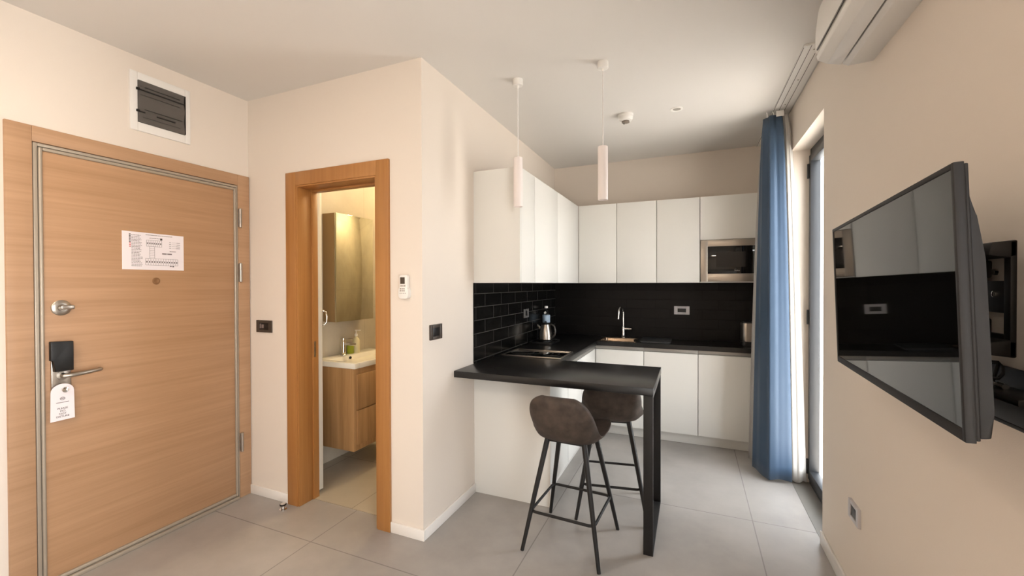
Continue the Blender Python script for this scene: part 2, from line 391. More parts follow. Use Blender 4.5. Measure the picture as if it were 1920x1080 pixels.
kn = MB().lathe([(.0, 0), (.019, .001), (.019, .008), (.015, .010), (.009, .011), (.009, .03), (.012, .036), (0, .038)], (xE+.022, .993, .914), 'x', 24).build('cylinder_knob', M['chrome'], lk)
MB().box(xE-.04, xE+.03, .926, 1.830, 0, .020, .004).build('threshold', M['frame_metal'], d)

# door hanger sign
tg = thing('door_hanger', (xE+.034, .99, .77), 'white do not disturb door hanger hanging from the entrance door lock', 'sign')
def hanger():
    out = []; yc, w_, zb, zt = .990, .040, .772, .905
    out += [(yc-w_-.002, zb-.002), (yc+w_+.002, zb), (yc+w_, zt)]
    for k in range(1, 12):
        a = PI*k/12; out.append((yc + w_*math.cos(a), zt + .036*math.sin(a)))
    out.append((yc-w_, zt)); return out
MB().prism(hanger(), xE+.034, xE+.0355, 'x').build('card', M['paper'], tg)
tm = MB()
for i, s_ in enumerate(('PLEASE', 'DO', 'NOT', 'DISTURB')):
    put_text(tm, s_, .0115, (xE+.0358, .990, .826-.0125*i), (0, 1, 0), (0, 0, 1))
tm.build('lettering', M['ink_dark'], tg, angle=10)
lg = MB(); lg.loop([(xE+.0358, .990+.008*math.cos(a), .872+.006*math.sin(a)) for a in [2*PI*k/16 for k in range(16)]], .0012, 6)
lg.box(xE+.0355, xE+.0362, .985, .995, .8705, .8735).box(xE+.0355, xE+.0361, .968, 1.012, .853, .8555)
lg.build('emblem', M['ink'], tg)

# evacuation plan
ps = thing('evacuation_plan', (xE+.0115, 1.375, 1.482), 'white printed evacuation plan sheet taped to the entrance door', 'sign')
px = xE+.010
MB().prism([(1.231, 1.484), (1.521, 1.484), (1.521, 1.683), (1.231, 1.686)], px, px+.0015, 'x').build('sheet', M['paper'], ps)
ink = MB(); X0, X1 = px+.0012, px+.0021
for i in range(22):                                       # left column of text lines
    z = 1.668-.0078*i
    n = 0; y = 1.271
    L = random.uniform(.035, .052)
    while y < 1.271+L:
        wd = random.uniform(.005, .011); ink.box(X0, X1, y, min(y+wd, 1.271+L), z-.0013, z+.0013); y += wd+.002
y = 1.335
while y < 1.455:
    wd = random.uniform(.006, .012); ink.box(X0, X1, y, y+wd, 1.6725-.02*(y-1.335)*0, 1.6752); y += wd+.002
y = 1.352
while y < 1.398:
    wd = random.uniform(.006, .011); ink.box(X0, X1, y, y+wd, 1.656, 1.6585); y += wd+.002
for i in range(4):                                        # contact list on the right
    z = 1.641-.0105*i; ink.box(X0, X1, 1.447, 1.456, z-.001, z+.001); ink.box(X0, X1, 1.460, 1.482, z-.0004, z+.0004); ink.box(X0, X1, 1.484-.002*(i > 1), 1.502, z-.0012, z+.0012)
ink.box(X0, X1, 1.456, 1.480, 1.5885, 1.5915); ink.box(X0, X1, 1.412, 1.434, 1.572, 1.578); ink.box(X0, X1, 1.437, 1.460, 1.572, 1.578)
def rooms(y0, y1, z0, z1, ny, corr=False):
    for (a, b, c_, d_) in ((y0, y1, z0, z0), (y0, y1, z1, z1), (y0, y0, z0, z1), (y1, y1, z0, z1)):
        ink.box(X0, X1, a-.0006, b+.0006, c_-.0006, d_+.0006)
    zm0, zm1 = z0+(z1-z0)*.38, z0+(z1-z0)*.60
    for z in (zm0, zm1): ink.box(X0, X1, y0, y1, z-.0005, z+.0005)
    for k in range(1, ny):
        y = y0+(y1-y0)*k/ny; ink.box(X0, X1, y-.0004, y+.0004, z0, zm0); ink.box(X0, X1, y-.0004, y+.0004, zm1, z1)
    for k in range(ny):
        y = y0+(y1-y0)*(k+.5)/ny; ink.box(X0, X1, y-.003, y+.003, zm0+.001, zm1-.001)
rooms(1.339, 1.410, 1.612, 1.646, 7)
rooms(1.334, 1.490, 1.510, 1.546, 13)
for y in (1.353, 1.376): ink.box(X0, X1, y-.0005, y+.0005, 1.546, 1.612)
for k in range(6): ink.box(X0, X1, 1.353, 1.376, 1.553+.0095*k-.0004, 1.553+.0095*k+.0004)
ink.build('plan_drawing', M['ink'], ps)
dkl = [MB().box(X0, X1+.0002, *q) for q in ((1.403, 1.413, 1.649, 1.660), (1.450, 1.454, 1.5875, 1.5925), (1.450, 1.458, 1.503, 1.508), (1.462, 1.470, 1.502, 1.508))]
for q in dkl: q.build('plan_symbol', M['ink_dark'], ps)
dk = MB()#, 1.413, 1.649, 1.660).box(X0, X1+.0002, 1.450, 1.454, 1.5875, 1.5925).box(X0, X1+.0002, 1.450, 1.458, 1.503, 1.508).box(X0, X1+.0002, 1.462, 1.470, 1.502, 1.508)
for i in range(6): dk.box(X0, X1+.0002, 1.261, 1.268, 1.6715-.0078*i-.003, 1.6715-.0078*i+.002)
dk.build('symbol_key', M['ink_dark'], ps)
rd = MB()
for i in range(3): rd.box(X0, X1+.0003, 1.262, 1.268, 1.6245-.009*i-.003, 1.6245-.009*i+.002)
rd.build('red_symbols', M['ink_red'], ps)

# ------------------------------------------------------------------ electrical panel above the door
p = thing('electrical_panel', (xE, 1.418, 2.23), 'white electrical distribution box with smoked grey door above the entrance door', 'fuse box')
fr = MB()
y0, y1, z0, z1 = 1.273, 1.564, 2.230, 2.543; iy0, iy1, iz0, iz1 = 1.306, 1.536, 2.276, 2.501
for q in ((y0, iy0, z0, z1), (iy1, y1, z0, z1), (iy0, iy1, z0, iz0), (iy0, iy1, iz1, z1)): fr.box(xE-.001, xE+.012, *q, bev=.002)
fr.build('frame', M['white_plastic'], p)
dr = MB()
prof = []                                                 # wavy smoked door seen in section (x outwards, z up)
N = 28
for k in range(N+1):
    tt = k/N; prof.append((xE+.013+.006*(.5+.5*math.cos(2*PI*(tt*2-.15))), iz0+.001+(iz1-iz0-.002)*tt))
poly = [(xE-.001, iz0+.001)] + prof + [(xE-.001, iz1-.001)]
dr.prism([(a, b) for a, b in poly], iy0+.001, iy1-.001, 'y')
door = dr.build('door', M['grey_plastic'], p)
rb = MB().box(xE+.017, xE+.0205, iy0+.004, iy1-.006, 2.4475, 2.4525).box(xE+.012, xE+.020, iy0-.008, iy0+.006, 2.446, 2.458).box(xE+.012, xE+.020, iy0-.008, iy0+.006, 2.329, 2.341).box(xE+.012, xE+.0205, iy0+.006, iy0+.03, 2.331, 2.335)
rb.box(xE+.012, xE+.0205, iy0+.085, iy1-.055, 2.327, 2.3325).box(xE+.0, xE+.020, iy1-.006, iy1-.001, iz0+.002, iz1-.002)
rb.build('seam', M['black_plastic'], door)
MB().box(xE+.012, xE+.0212, iy0+.03, iy1-.02, 2.349, 2.351).box(xE+.012, xE+.0212, iy0+.01, iy1-.03, 2.423, 2.425).box(xE+.012, xE+.0212, iy0+.03, iy1-.03, 2.468, 2.470).box(xE+.012, xE+.0208, iy0+.02, iy1-.03, 2.304, 2.306).build('ridge', mat('grey_ridge', (64, 61, 58), .3), door)

# ------------------------------------------------------------------ bathroom doorway
bd = thing('door_2', (-1.97, yB, 0), 'orange oak door casing around the open bathroom doorway', 'door frame', kind='structure')
cs = MB()
cs.box(-2.371, -2.284, yB-.016, yB+.002, 0, 2.106, .002).box(-1.650, -1.563, yB-.016, yB+.002, 0, 2.106, .002).box(-2.284, -1.650, yB-.016, yB+.002, 2.022, 2.106, .002)
cs.build('casing', M['orange_wood'], bd)
jm = MB()
jm.box(-2.290, -2.272, yB-.010, yB+.092, 0, 2.030, .001).box(-1.662, -1.648, yB-.010, yB+.092, 0, 2.030, .001).box(-2.272, -1.662, yB-.010, yB+.092, 2.012, 2.030, .001)
jm.build('jamb', M['orange_wood'], bd)
jr = MB()
jr.box(-2.290, -2.262, yB+.093, yB+.135, 0, 2.030, .001).box(-1.675, -1.648, yB+.093, yB+.135, 0, 2.030, .001).box(-2.262, -1.675, yB+.093, yB+.135, 2.000, 2.030, .001)
jr.build('rebate_jamb', M['orange_wood'], bd)
MB().box(-2.2615, -2.260, yB+.10, yB+.112, .93, 1.03).build('strike_plate', M['steel'], bd)
# sliding leaf parked to the left behind the wall, only its edge shows
sl = thing('bathroom_door_leaf', (-2.6, 2.12, 0), 'white bathroom door leaf seen edge on behind the left jamb', 'door')
MB().box(-2.93, -2.312, 2.098, 2.138, .012, 2.20, .002).build('leaf', M['white_door'], sl)
hh = MB().tube([(-2.330, 2.137, 1.222), (-2.322, 2.156, 1.221), (-2.308, 2.166, 1.212), (-2.302, 2.168, 1.18), (-2.303, 2.166, 1.145), (-2.312, 2.156, 1.124), (-2.324, 2.137, 1.122)], [.006, .006, .006, .0065, .006, .006, .006], 12)
hh.build('pull_handle', M['chrome'], sl)

# ------------------------------------------------------------------ bathroom contents
v = thing('vanity_cabinet', (-2.42, 2.63, .20), 'oak vanity cabinet with two drawers hung under the bathroom basin', 'cabinet')
VX0, VX1, VY0, VY1, VZ0, VZ1 = -2.64, -2.222, 2.330, 2.94, .200, .795
MB().box(VX0, VX1, VY0, VY1, VZ0, VZ1, .002).build('carcass', M['vanity_wood'], v)
for (z0, z1) in ((.246, .492), (.502, .752)):
    dw = MB().box(VX1+.001, VX1+.018, VY0+.022, VY1-.022, z0, z1, .002).build('drawer', M['vanity_wood'], v)
    MB().box(VX1+.012, VX1+.034, 2.555, 2.715, (z0+z1)/2+.028, (z0+z1)/2+.036, .002).build('handle', mat('dark_pull', (70, 54, 38), .4, .5), dw)
bs = thing('wash_basin', (-2.42, 2.63, .795), 'white ceramic wash basin on top of the oak vanity', 'basin')
b = MB(); BX0, BX1, BY0, BY1 = -2.639, -2.203, 2.322, 2.952
b.box(BX0, BX1, BY0, 2.372, .796, .836, .004).box(BX0, BX1, 2.902, BY1, .796, .836, .004).box(-2.245, BX1, 2.372, 2.902, .796, .836, .004).box(BX0, -2.515, 2.372, 2.902, .796, .836, .004)
b.grid([[(-2.515, 2.372, .834), (-2.515, 2.902, .834)], [(-2.495, 2.40, .803), (-2.495, 2.875, .803)], [(-2.38, 2.43, .797), (-2.38, 2.845, .797)], [(-2.27, 2.40, .803), (-2.27, 2.875, .803)], [(-2.245, 2.372, .834), (-2.245, 2.902, .834)]])
b.grid([[(-2.515, 2.372, .834), (-2.495, 2.40, .803), (-2.38, 2.43, .797), (-2.27, 2.40, .803), (-2.245, 2.372, .834)], [(-2.515, 2.3725, .834), (-2.495, 2.3725, .834), (-2.38, 2.3725, .834), (-2.27, 2.3725, .834), (-2.245, 2.3725, .834)]])
b.build('bowl', M['ceramic'], bs)
MB().lathe([(0, 0), (.011, 0), (.011, .006), (.007, .007), (0, .007)], (-2.5005, 2.585, .819), 'x', 18).build('overflow_hole', M['black_metal'], bs)
fa = thing('basin_faucet', (-2.56, 2.575, .836), 'chrome single lever mixer tap on the bathroom basin', 'faucet')
MB().lathe([(.024, 0), (.024, .006), (.020, .010), (.020, .118), (.018, .122), (0, .122)], (-2.56, 2.575, .835), 'z', 24).box(-2.552, -2.44, 2.561, 2.589, .918, .938, .005).build('body', M['chrome'], fa)
MB().box(-2.578, -2.470, 2.562, 2.588, .966, .974, .003).lathe([(.019, 0), (.019, .016), (0, .018)], (-2.56, 2.575, .957), 'z', 20).build('lever', M['chrome'], fa)
so = thing('soap_dispenser', (-2.575, 2.70, .836), 'clear pump bottle with green liquid soap beside the basin tap', 'soap bottle')
MB().lathe([(.026, 0), (.028, .003), (.028, .075), (0, .075)], (-2.575, 2.665, .8355), 'z', 24).build('soap', M['soap'], so)
MB().lathe([(.029, 0), (.029, .10), (.022, .118), (.011, .128), (.011, .14), (0, .14)], (-2.560, 2.715, .8355), 'z', 24).build('bottle', mat('pale_plastic_bottle', (214, 206, 170), .3), so)
MB().lathe([(.013, .138), (.013, .156), (.005, .158), (.005, .182), (.010, .183), (.010, .190), (0, .190)], (-2.560, 2.715, .8355), 'z', 16).box(-2.556, -2.515, 2.709, 2.721, 1.019, 1.026, .002).build('pump', M['white_plastic'], so)
mc = thing('mirror_cabinet', (-2.575, 2.65, 1.11), 'tall mirror cabinet mounted on the bathroom wall above the basin', 'mirror')
MB().box(-2.6405, -2.520, 2.449, 2.852, 1.112, 1.952, .001).build('carcass', M['mirror_side'], mc)
MB().box(-2.5195, -2.500, 2.449, 2.852, 1.112, 1.952, .002).build('mirror_door', M['mirror'], mc)
# bathroom ceiling lamp, lit
bl = thing('bathroom_ceiling_lamp', (-1.95, 3.25, H), 'lit round lamp on the bathroom ceiling', 'lamp')
MB().lathe([(.11, 0), (.11, -.03), (.10, -.035), (.10, -.001), (.09, 0)], (-1.95, 3.25, H), 'z', 32).build('housing', M['white_plastic'], bl)
MB().lathe([(.098, -.004), (.098, -.034), (.05, -.040), (0, -.041)], (-1.95, 3.25, H), 'z', 32).build('diffuser', M['lamp_on'], bl)
pl_ = bpy.data.lights.new('bathroom_lamp_light', 'POINT'); pl_.energy = BATH_LAMP_W; pl_.color = WARMER; pl_.shadow_soft_size = .06
plo = bpy.data.objects.new('bathroom_lamp_light', pl_); plo.location = (0, 0, -.12); COL.objects.link(plo); plo.parent = bl
# door stop
ds = thing('door_stop', (-2.342, 1.852, 0), 'small chrome door stop on the floor by the bathroom doorway', 'door stop')
MB().lathe([(.022, 0), (.022, .004), (.012, .007), (.010, .022), (.016, .026), (.016, .036), (0, .039)], (-2.342, 1.852, 0), 'z', 20).build('post', M['chrome'], ds)
MB().lathe([(.0165, .026), (.0195, .027), (.0195, .034), (.0165, .035)], (-2.342, 1.852, 0), 'z', 20).build('rubber_ring', M['black_plastic'], ds)

# ------------------------------------------------------------------ switches, sockets, remote
def plate(name, org, xd, nrm, w_, h_, fm, mm, label, cat, mw=.52, mh=.56, t_=.010, group=None, split=0, marks=0):
    """flat wall plate: org = centre on wall, xd = horizontal direction, nrm = outward normal"""
    th = thing(name, org, label, cat, group)
    x = Vector(xd); n = Vector(nrm); z = Vector((0, 0, 1)); o = Vector(org)
    mt = Matrix(((x.x, n.x, 0, o.x), (x.y, n.y, 0, o.y), (x.z, n.z, 1, o.z), (0, 0, 0, 1)))
    f = MB(); a, b2 = w_/2, h_/2; ia, ib = a*mw, b2*mh
    for q in ((-a, -ia, -b2, b2), (ia, a, -b2, b2), (-ia, ia, -b2, -ib), (-ia, ia, ib, b2)): f.box(q[0], q[1], -.001, t_, q[2], q[3], bev=.0015)
    f.xform(mt).build('frame', fm, th)
    g = MB().box(-ia, ia, -.001, t_*.7, -ib, ib, bev=.001)
    g.xform(mt); mo = g.build('module', mm, th)
    if split:
        for k in range(1, split): MB().box(-ia+2*ia*k/split-.0006, -ia+2*ia*k/split+.0006, t_*.6, t_*.75, -ib, ib).xform(mt).build('gap', M['socket_black'], mo)
    if marks:
        mk = MB().box(-ia*.92, -ia*.62, t_*.7, t_*.78, -ib*.6, ib*.75).box(-ia*.5, -ia*.05, t_*.7, t_*.78, -ib*.5, ib*.55)
        mk.xform(mt).build('card_slot_mark', mat('grey_mark', (120, 108, 104), .5), mo)
    return th
plate('light_switch', (-2.589, yB, 1.127), (1, 0, 0), (0, -1, 0), .142, .079, M['dark_frame'], M['dark_mod'], 'dark brown wall switch left of the bathroom doorway', 'switch', .62, .56, marks=1)
plate('light_switch', (xS, 2.048, 1.129), (0, -1, 0), (1, 0, 0), .119, .086, M['dark_frame'], M['dark_mod'], 'dark grey wall switch on the pale wall left of the bar counter', 'switch', .60, .56, split=2)
plate('power_socket', (xS, 3.462, 1.144), (0, -1, 0), (1, 0, 0), .110, .076, mat('mid_grey_frame', (92, 89, 87), .4), M['socket_black'], 'grey socket on the side tiles beside the kettle', 'socket', .45, .6, .016)
plate('power_socket', (-.085, yK-.009, 1.146), (1, 0, 0), (0, -1, 0), .136, .078, M['grey_frame'], M['socket_black'], 'light grey socket on the dark tiles right of the kitchen tap', 'socket', .55, .46, .010)
sk = plate('power_socket', (xT, 2.232, .416), (0, -1, 0), (-1, 0, 0), .118, .080, M['grey_frame'], M['socket_black'], 'light grey socket low on the wall under the television', 'socket', .6, .62, .012)
rc = thing('remote_control', (-1.466, yB, 1.32), 'white air conditioner remote in a wall holder right of the bathroom doorway', 'remote')
def rrect(cx, cz, w_, h0, h1, r, n=6):
    pts = []
    for (sx_, zc, a0) in ((1, h1-r, 0), (-1, h1-r, 90), (-1, h0+r, 180), (1, h0+r, 270)):
        for k in range(n+1):
            a = math.radians(a0+90*k/n); pts.append((cx+sx_*(w_/2-r)+r*math.cos(a), cz+zc+r*math.sin(a)))
    return pts
MB().prism(rrect(-1.455, 0, .052, 1.330, 1.452, .008), yB-.024, yB-.006, 'y', .002).build('body', M['white_plastic'], rc)
MB().prism(rrect(-1.455, 0, .064, 1.322, 1.386, .018), yB-.028, yB+.001, 'y', .002).build('holder', M['white_plastic'], rc)
MB().box(-1.476, -1.446, yB-.0255, yB-.0238, 1.403, 1.440, .0005).build('display', mat('lcd', (70, 58, 46), .2), rc)
bt = MB()
for i in range(2):
    for j in range(3): bt.box(-1.476+.012*j, -1.468+.012*j, yB-.0292, yB-.0275, 1.362+.011*i, 1.369+.011*i, .0005)
for j in range(4): bt.box(-1.476+.011*j, -1.471+.011*j, yB-.0292, yB-.0275, 1.350, 1.3535)
for j in range(3): bt.box(-1.474+.012*j, -1.466+.012*j, yB-.0252, yB-.0235, 1.389, 1.396, .0005)
bt.build('buttons', mat('remote_buttons', (150, 140, 132), .5), rc)

# ------------------------------------------------------------------ kitchen: base units
yF = 3.955                      # back run door plane
xF = -.832                      # left run door plane
DZ0, DZ1 = .092, .792
def base_unit(name, label, box, face, door, hz=(DZ0, DZ1)):
    """box: carcass extents; face 'y' (towards -Y) or 'x' (towards +X); door: (a0,a1) along the run"""
    t = thing(name, ((box[0]+box[1])/2, (box[2]+box[3])/2, 0), label, 'cabinet')
    MB().box(*box, .078, .826).build('carcass', M['cabinet_in'], t)
    a0, a1 = door; g = .0015
    if face == 'y':
        MB().box(a0+g, a1-g, yF-.001, yF+.0185, hz[0], hz[1], .0015).build('door', M['cabinet'], t)
        MB().box(a0, a1, yF+.0005, yF+.004, DZ1+.004, .826, .0005).build('handle_channel', M['alu'], t)
    else:
        MB().box(xF-.0185, xF+.001, a0+g, a1-g, hz[0], hz[1], .0015).build('door', M['cabinet'], t)
        MB().box(xF-.004, xF-.0005, a0, a1, DZ1+.004, .826, .0005).build('handle_channel', M['alu'], t)
    return t
ins = .020
base_unit('base_cabinet', 'white base cabinet under the hob, its door behind the nearer bar stool', (xS+.001, xF-ins, 2.545, 3.000), 'x', (2.545, 3.000))
base_unit('base_cabinet', 'white base cabinet door in the left run between hob cabinet and corner', (xS+.001, xF-ins, 3.002, 3.415), 'x', (3.002, 3.415))
base_unit('base_cabinet', 'white corner base cabinet at the inner angle of the kitchen', (xS+.001, xF-ins, 3.417, yK-.001), 'x', (3.417, yF-.004))
base_unit('base_cabinet', 'white base cabinet under the kitchen sink', (xF-ins+.001, -.396, yF+ins, yK-.001), 'y', (-.828, -.396))
base_unit('base_cabinet', 'white base cabinet right of the sink unit with pale front', (-.394, .052, yF+ins, yK-.001), 'y', (-.394, .052))
base_unit('base_cabinet', 'white base cabinet beside the blue curtain under the microwave', (.054, .500, yF+ins, yK-.001), 'y', (.054, .500))
base_unit('base_cabinet', 'narrow white base unit half hidden behind the blue curtain', (.502, xT-.001, yF+ins, yK-.001), 'y', (.502, xT-.001))
MB_ = MB().box(xF+.0, xT-.001, yF+.045, yF+.06, 0, .0775, .001).box(xF-.06, xF-.045, 2.545, yF+.045, 0, .0775, .001).box(xF-.06, xF, yF+.045, yF+.06, 0, .0775)
tag(MB_.build('plinth', M['cabinet_in'], loc=(xF, yF, 0)), 'white toe kick board running along the floor under the base cabinets', 'plinth')
tag(MB().box(xS+.0005, -.812, 2.514, 2.543, 0, .827, .001).build('end_panel', M['cabinet'], loc=(-1.08, 2.53, 0)), 'white end panel closing the base cabinets below the bar counter', 'panel')

# worktop (L shaped, with a cut-out for the sink)
SX0, SX1, SY0, SY1 = -.800, -.478, 3.985, 4.235
wt = thing('worktop', (-1.0, 4.0, .827), 'black L shaped kitchen worktop under the tiled backsplash', 'worktop')
wp = MB()
wp.box(xS+.0005, -.817, 2.852, yK-.0005, .8275, zW, .0015)
wp.box(-.817, SX0, 3.939, yK-.0005, .8275, zW, 0).box(SX1, xT-.0005, 3.939, yK-.0005, .8275, zW, 0).box(SX0, SX1, 3.939, SY0, .8275, zW, 0).box(SX0, SX1, SY1, yK-.0005, .8275, zW, 0)
wp.build('slab', M['worktop'], wt)
# backsplashes
tag(MB().box(xS+.0006, xS+.008, 2.504, yK-.009, zW+.0005, 1.4086).build('tiled_backsplash', M['backsplash_l'], loc=(xS, 3.4, zW)), 'black brick tiled backsplash on the left side wall with pale grout lines', 'tiles')
tag(MB().box(xS+.008, xT-.0005, yK-.009, yK-.0006, zW+.0005, 1.4086).build('tiled_backsplash', M['backsplash_b'], loc=(-.35, yK, zW)), 'black tiled backsplash on the rear kitchen wall behind the tap', 'tiles')

# ------------------------------------------------------------------ upper units
xU = xS+.336; zb, zt = 1.4096, 2.154
def upper_left(label, a0, a1):
    t = thing('wall_cabinet', (xS+.15, (a0+a1)/2, zb), label, 'cabinet')
    MB().box(xS+.0005, xU-.020, a0, a1, zb+.001, zt).build('carcass', M['cabinet_in'], t)
    MB().box(xU-.019, xU, a0+.0013, a1-.0013, zb, zt, .0012).build('door', M['cabinet'], t)
def upper_back(label, a0, a1, z0=zb, oven=False):
    t = thing('wall_cabinet', ((a0+a1)/2, yUf+.15, zb), label, 'cabinet')
    c = MB()
    if oven:
        c.box(a0, a1, yUf+.020, yK-.0005, 1.777, zt).box(a0, a0+.004, yUf+.02, yK-.0005, zb, 1.777).box(a0, a1, yUf+.001, yK-.0005, zb, 1.417)
    else: c.box(a0, a1, yUf+.020, yK-.0005, zb+.001, zt)
    c.build('carcass', M['cabinet_in'], t)
    MB().box(a0+.0013, a1-.0013, yUf, yUf+.019, z0, zt, .0012).build('door', M['cabinet'], t)
yUf = 4.033
tag(MB().box(xS+.0005, xU, 2.5135, 2.5315, zb, zt, .001).build('end_panel', M['cabinet'], loc=(xS+.17, 2.52, zb)), 'white end panel of the wall cabinets facing the bar counter', 'panel')
upper_left('white wall cabinet over the hob, first door of the side run', 2.533, 2.794)
upper_left('white wall cabinet, middle door of the side run', 2.796, 3.347)
upper_left('white corner wall cabinet where the two upper runs meet', 3.349, yUf-.002)
MB_ = None
upper_back('white wall cabinet left of the tap, first door of the rear run', xU+.001, -.648)
upper_back('white wall cabinet above the tap, second door of the rear run', -.646, -.292)
upper_back('white wall cabinet just left of the microwave, full height door', -.290, .066)
upper_back('short white wall cabinet above the microwave', .068, xT-.001, 1.780, True)

# microwave
mw = thing('microwave_oven', (.36, 4.18, 1.418), 'built in stainless steel microwave below the short wall cabinet', 'microwave')
MB().box(.090, .632, yUf+.02, yK-.03, 1.4175, 1.772, .002).build('body', M['black_plastic'], mw)
fm = MB(); mx0, mx1, mz0, mz1 = .073, .648, 1.4180, 1.7755; gx0, gx1, gz0, gz1 = .129, .592, 1.485, 1.720
for q in ((mx0, gx0, mz0, mz1), (gx1, mx1, mz0, mz1), (gx0, gx1, mz0, gz0), (gx0, gx1, gz1, mz1)): fm.box(q[0], q[1], yUf-.006, yUf+.019, q[2], q[3], bev=.0015)
fm.build('frame', M['steel'], mw)
gd = MB().box(gx0, gx1, yUf-.002, yUf+.019, gz0, gz1, .001).build('door', M['black_gloss'], mw)
MB().box(gx0+.065, gx0+.29, yUf-.0026, yUf-.0018, gz0+.055, gz1-.05).build('window', mat('door_window_mesh', (26, 24, 23), .15), gd)
tm = MB(); put_text(tm, 'beko', .020, (.355, yUf-.0026, 1.512), (1, 0, 0), (0, 0, 1)); tm.build('lettering', mat('logo_grey', (190, 184, 178), .4), gd, angle=10)
tm = MB(); put_text(tm, '00:00', .014, (.484, yUf-.0026, 1.677), (1, 0, 0), (0, 0, 1)); tm.build('clock_digits', M['led'], gd, angle=10)

# ------------------------------------------------------------------ hob, sink, tap, mat
hb = thing('ceramic_hob', (-1.09, 3.05, zW), 'black glass two zone hob with steel rim set in the worktop', 'hob')
hx0, hx1, hy0, hy1 = -1.315, -.850, 2.885, 3.205
MB().box(hx0+.012, hx1-.012, hy0+.012, hy1-.012, zW-.002, zW+.005, .001).build('glass', M['black_gloss'], hb)
rm = MB()
for q in ((hx0, hx1, hy0, hy0+.014), (hx0, hx1, hy1-.014, hy1), (hx0, hx0+.014, hy0+.014, hy1-.014), (hx1-.014, hx1, hy0+.014, hy1-.014)): rm.box(*q, zW-.002, zW+.007, bev=.002)
rm.build('rim', M['steel'], hb)
for (x, r) in ((-1.205, .088), (-.985, .072)):
    MB().loop([(x+r*math.cos(a), 3.05+r*math.sin(a), zW+.0052) for a in [2*PI*k/48 for k in range(48)]], .0006, 6).build('cooking_zone', M['grey_plastic'], hb)
sn = thing('kitchen_sink', (-.64, 4.11, zW), 'small steel sink bowl set in the rear worktop', 'sink')
s_ = MB(); q = .004
a = (SX0, SX1, SY0, SY1)
s_.box(a[0]-.012, a[1]+.012, a[2]-.012, a[2]+.008, zW-.001, zW+.003, .001).box(a[0]-.012, a[1]+.012, a[3]-.008, a[3]+.012, zW-.001, zW+.003, .001)
s_.box(a[0]-.012, a[0]+.008, a[2]+.008, a[3]-.008, zW-.001, zW+.003, .001).box(a[1]-.008, a[1]+.012, a[2]+.008, a[3]-.008, zW-.001, zW+.003, .001)
def rr3(x0, x1, y0, y1, r, z, n=5):
    out = []
    for (cx, cy, a0) in ((x1-r, y1-r, 0), (x0+r, y1-r, 90), (x0+r, y0+r, 180), (x1-r, y0+r, 270)):
        for k in range(n+1):
            t_ = math.radians(a0+90*k/n); out.append((cx+r*math.cos(t_), cy+r*math.sin(t_), z))
    return out
s_.grid([rr3(a[0]+.006, a[1]-.006, a[2]+.006, a[3]-.006, .03, zW+.001), rr3(a[0]+.010, a[1]-.010, a[2]+.010, a[3]-.010, .03, zW-.01), rr3(a[0]+.018, a[1]-.018, a[2]+.018, a[3]-.018, .03, zW-.13), rr3(a[0]+.04, a[1]-.04, a[2]+.04, a[3]-.04, .02, zW-.15), rr3(-.66, -.62, 4.09, 4.13, .015, zW-.152)], closed=True)
s_.build('bowl', M['bronze_steel'], sn)
ft = thing('kitchen_faucet', (-.622, 4.275, zW), 'chrome gooseneck kitchen tap behind the steel sink', 'faucet')
pth = [(-.622, 4.275, zW+.02), (-.622, 4.275, 1.06)]
pts = [(-.622, 4.275, zW+.03), (-.622, 4.275, .95), (-.622, 4.275, 1.05), (-.622, 4.275, 1.110)]
for k in range(1, 13):
    a_ = PI*k/12; R0 = .062
    pts.append((-.622-.20*(R0-R0*math.cos(a_)), 4.275-(R0-R0*math.cos(a_)), 1.110+R0*math.sin(a_)))
pts += [(pts[-1][0]-.002, pts[-1][1]-.002, 1.085), (pts[-1][0]-.004, pts[-1][1]-.003, 1.060)]
MB().tube(pts, .0105, 14).build('spout', M['chrome'], ft)
MB().lathe([(.024, -.0005), (.024, .008), (.018, .014), (.017, .105), (.013, .112), (0, .112)], (-.622, 4.275, zW), 'z', 24).build('base', M['chrome'], ft)
MB().lathe([(.013, 0), (.013, .05), (.010, .052), (.010, .07), (0, .071)], (-.612, 4.275, .957), 'x', 18).build('lever', M['chrome'], ft)
tag(MB().prism([p_[:2] for p_ in rr3(-.440, -.170, 4.00, 4.30, .02, 0)], zW, zW+.012, 'z', .003).build('drying_mat', M['mat_dark'], loc=(-.31, 4.15, zW)), 'charcoal dish drying mat right of the kitchen sink', 'mat')

# ------------------------------------------------------------------ kettle, tray, bottle, toaster
tr = thing('serving_tray', (-1.235, 3.63, zW), 'black tray under the kettle in the worktop corner', 'tray')
t_ = MB().box(-1.335, -1.125, 3.51, 3.78, zW, zW+.006, .002)
for q in ((-1.335, -1.125, 3.51, 3.516), (-1.335, -1.125, 3.774, 3.78), (-1.335, -1.329, 3.516, 3.774), (-1.131, -1.125, 3.516, 3.774)): t_.box(*q, zW+.004, zW+.022, bev=.0015)
t_.build('body', M['black_plastic'], tr)
for i, (x, y, a_, lb) in enumerate(((-1.285, 3.545, .2, 'small glossy sachet at the left front of the kettle tray'), (-1.235, 3.550, -.15, 'small glossy sachet at the middle front of the kettle tray'))):
    sc = MB().prism(rrect(0, 0, .07, -.022, .022, .004), -.003, .003, 'y', .001)
    sc.xform(Matrix.Translation((x, y, zW+.0095)) @ Matrix.Rotation(a_, 4, 'Z') @ Matrix.Rotation(PI/2, 4, 'X'))
    tag(sc.build('sachet', M['sachet'], loc=(x, y, zW+.006)), lb, 'sachet', 'sachets on the kettle tray')
kx, ky, kz = -1.222, 3.655, zW+.006
kt = thing('electric_kettle', (kx, ky, kz), 'stainless steel electric kettle with black lid in the worktop corner', 'kettle')
MB().lathe([(.066, 0), (.068, .004), (.066, .018), (.055, .022), (0, .022)], (kx, ky, kz), 'z', 32).build('power_base', M['black_plastic'], kt)
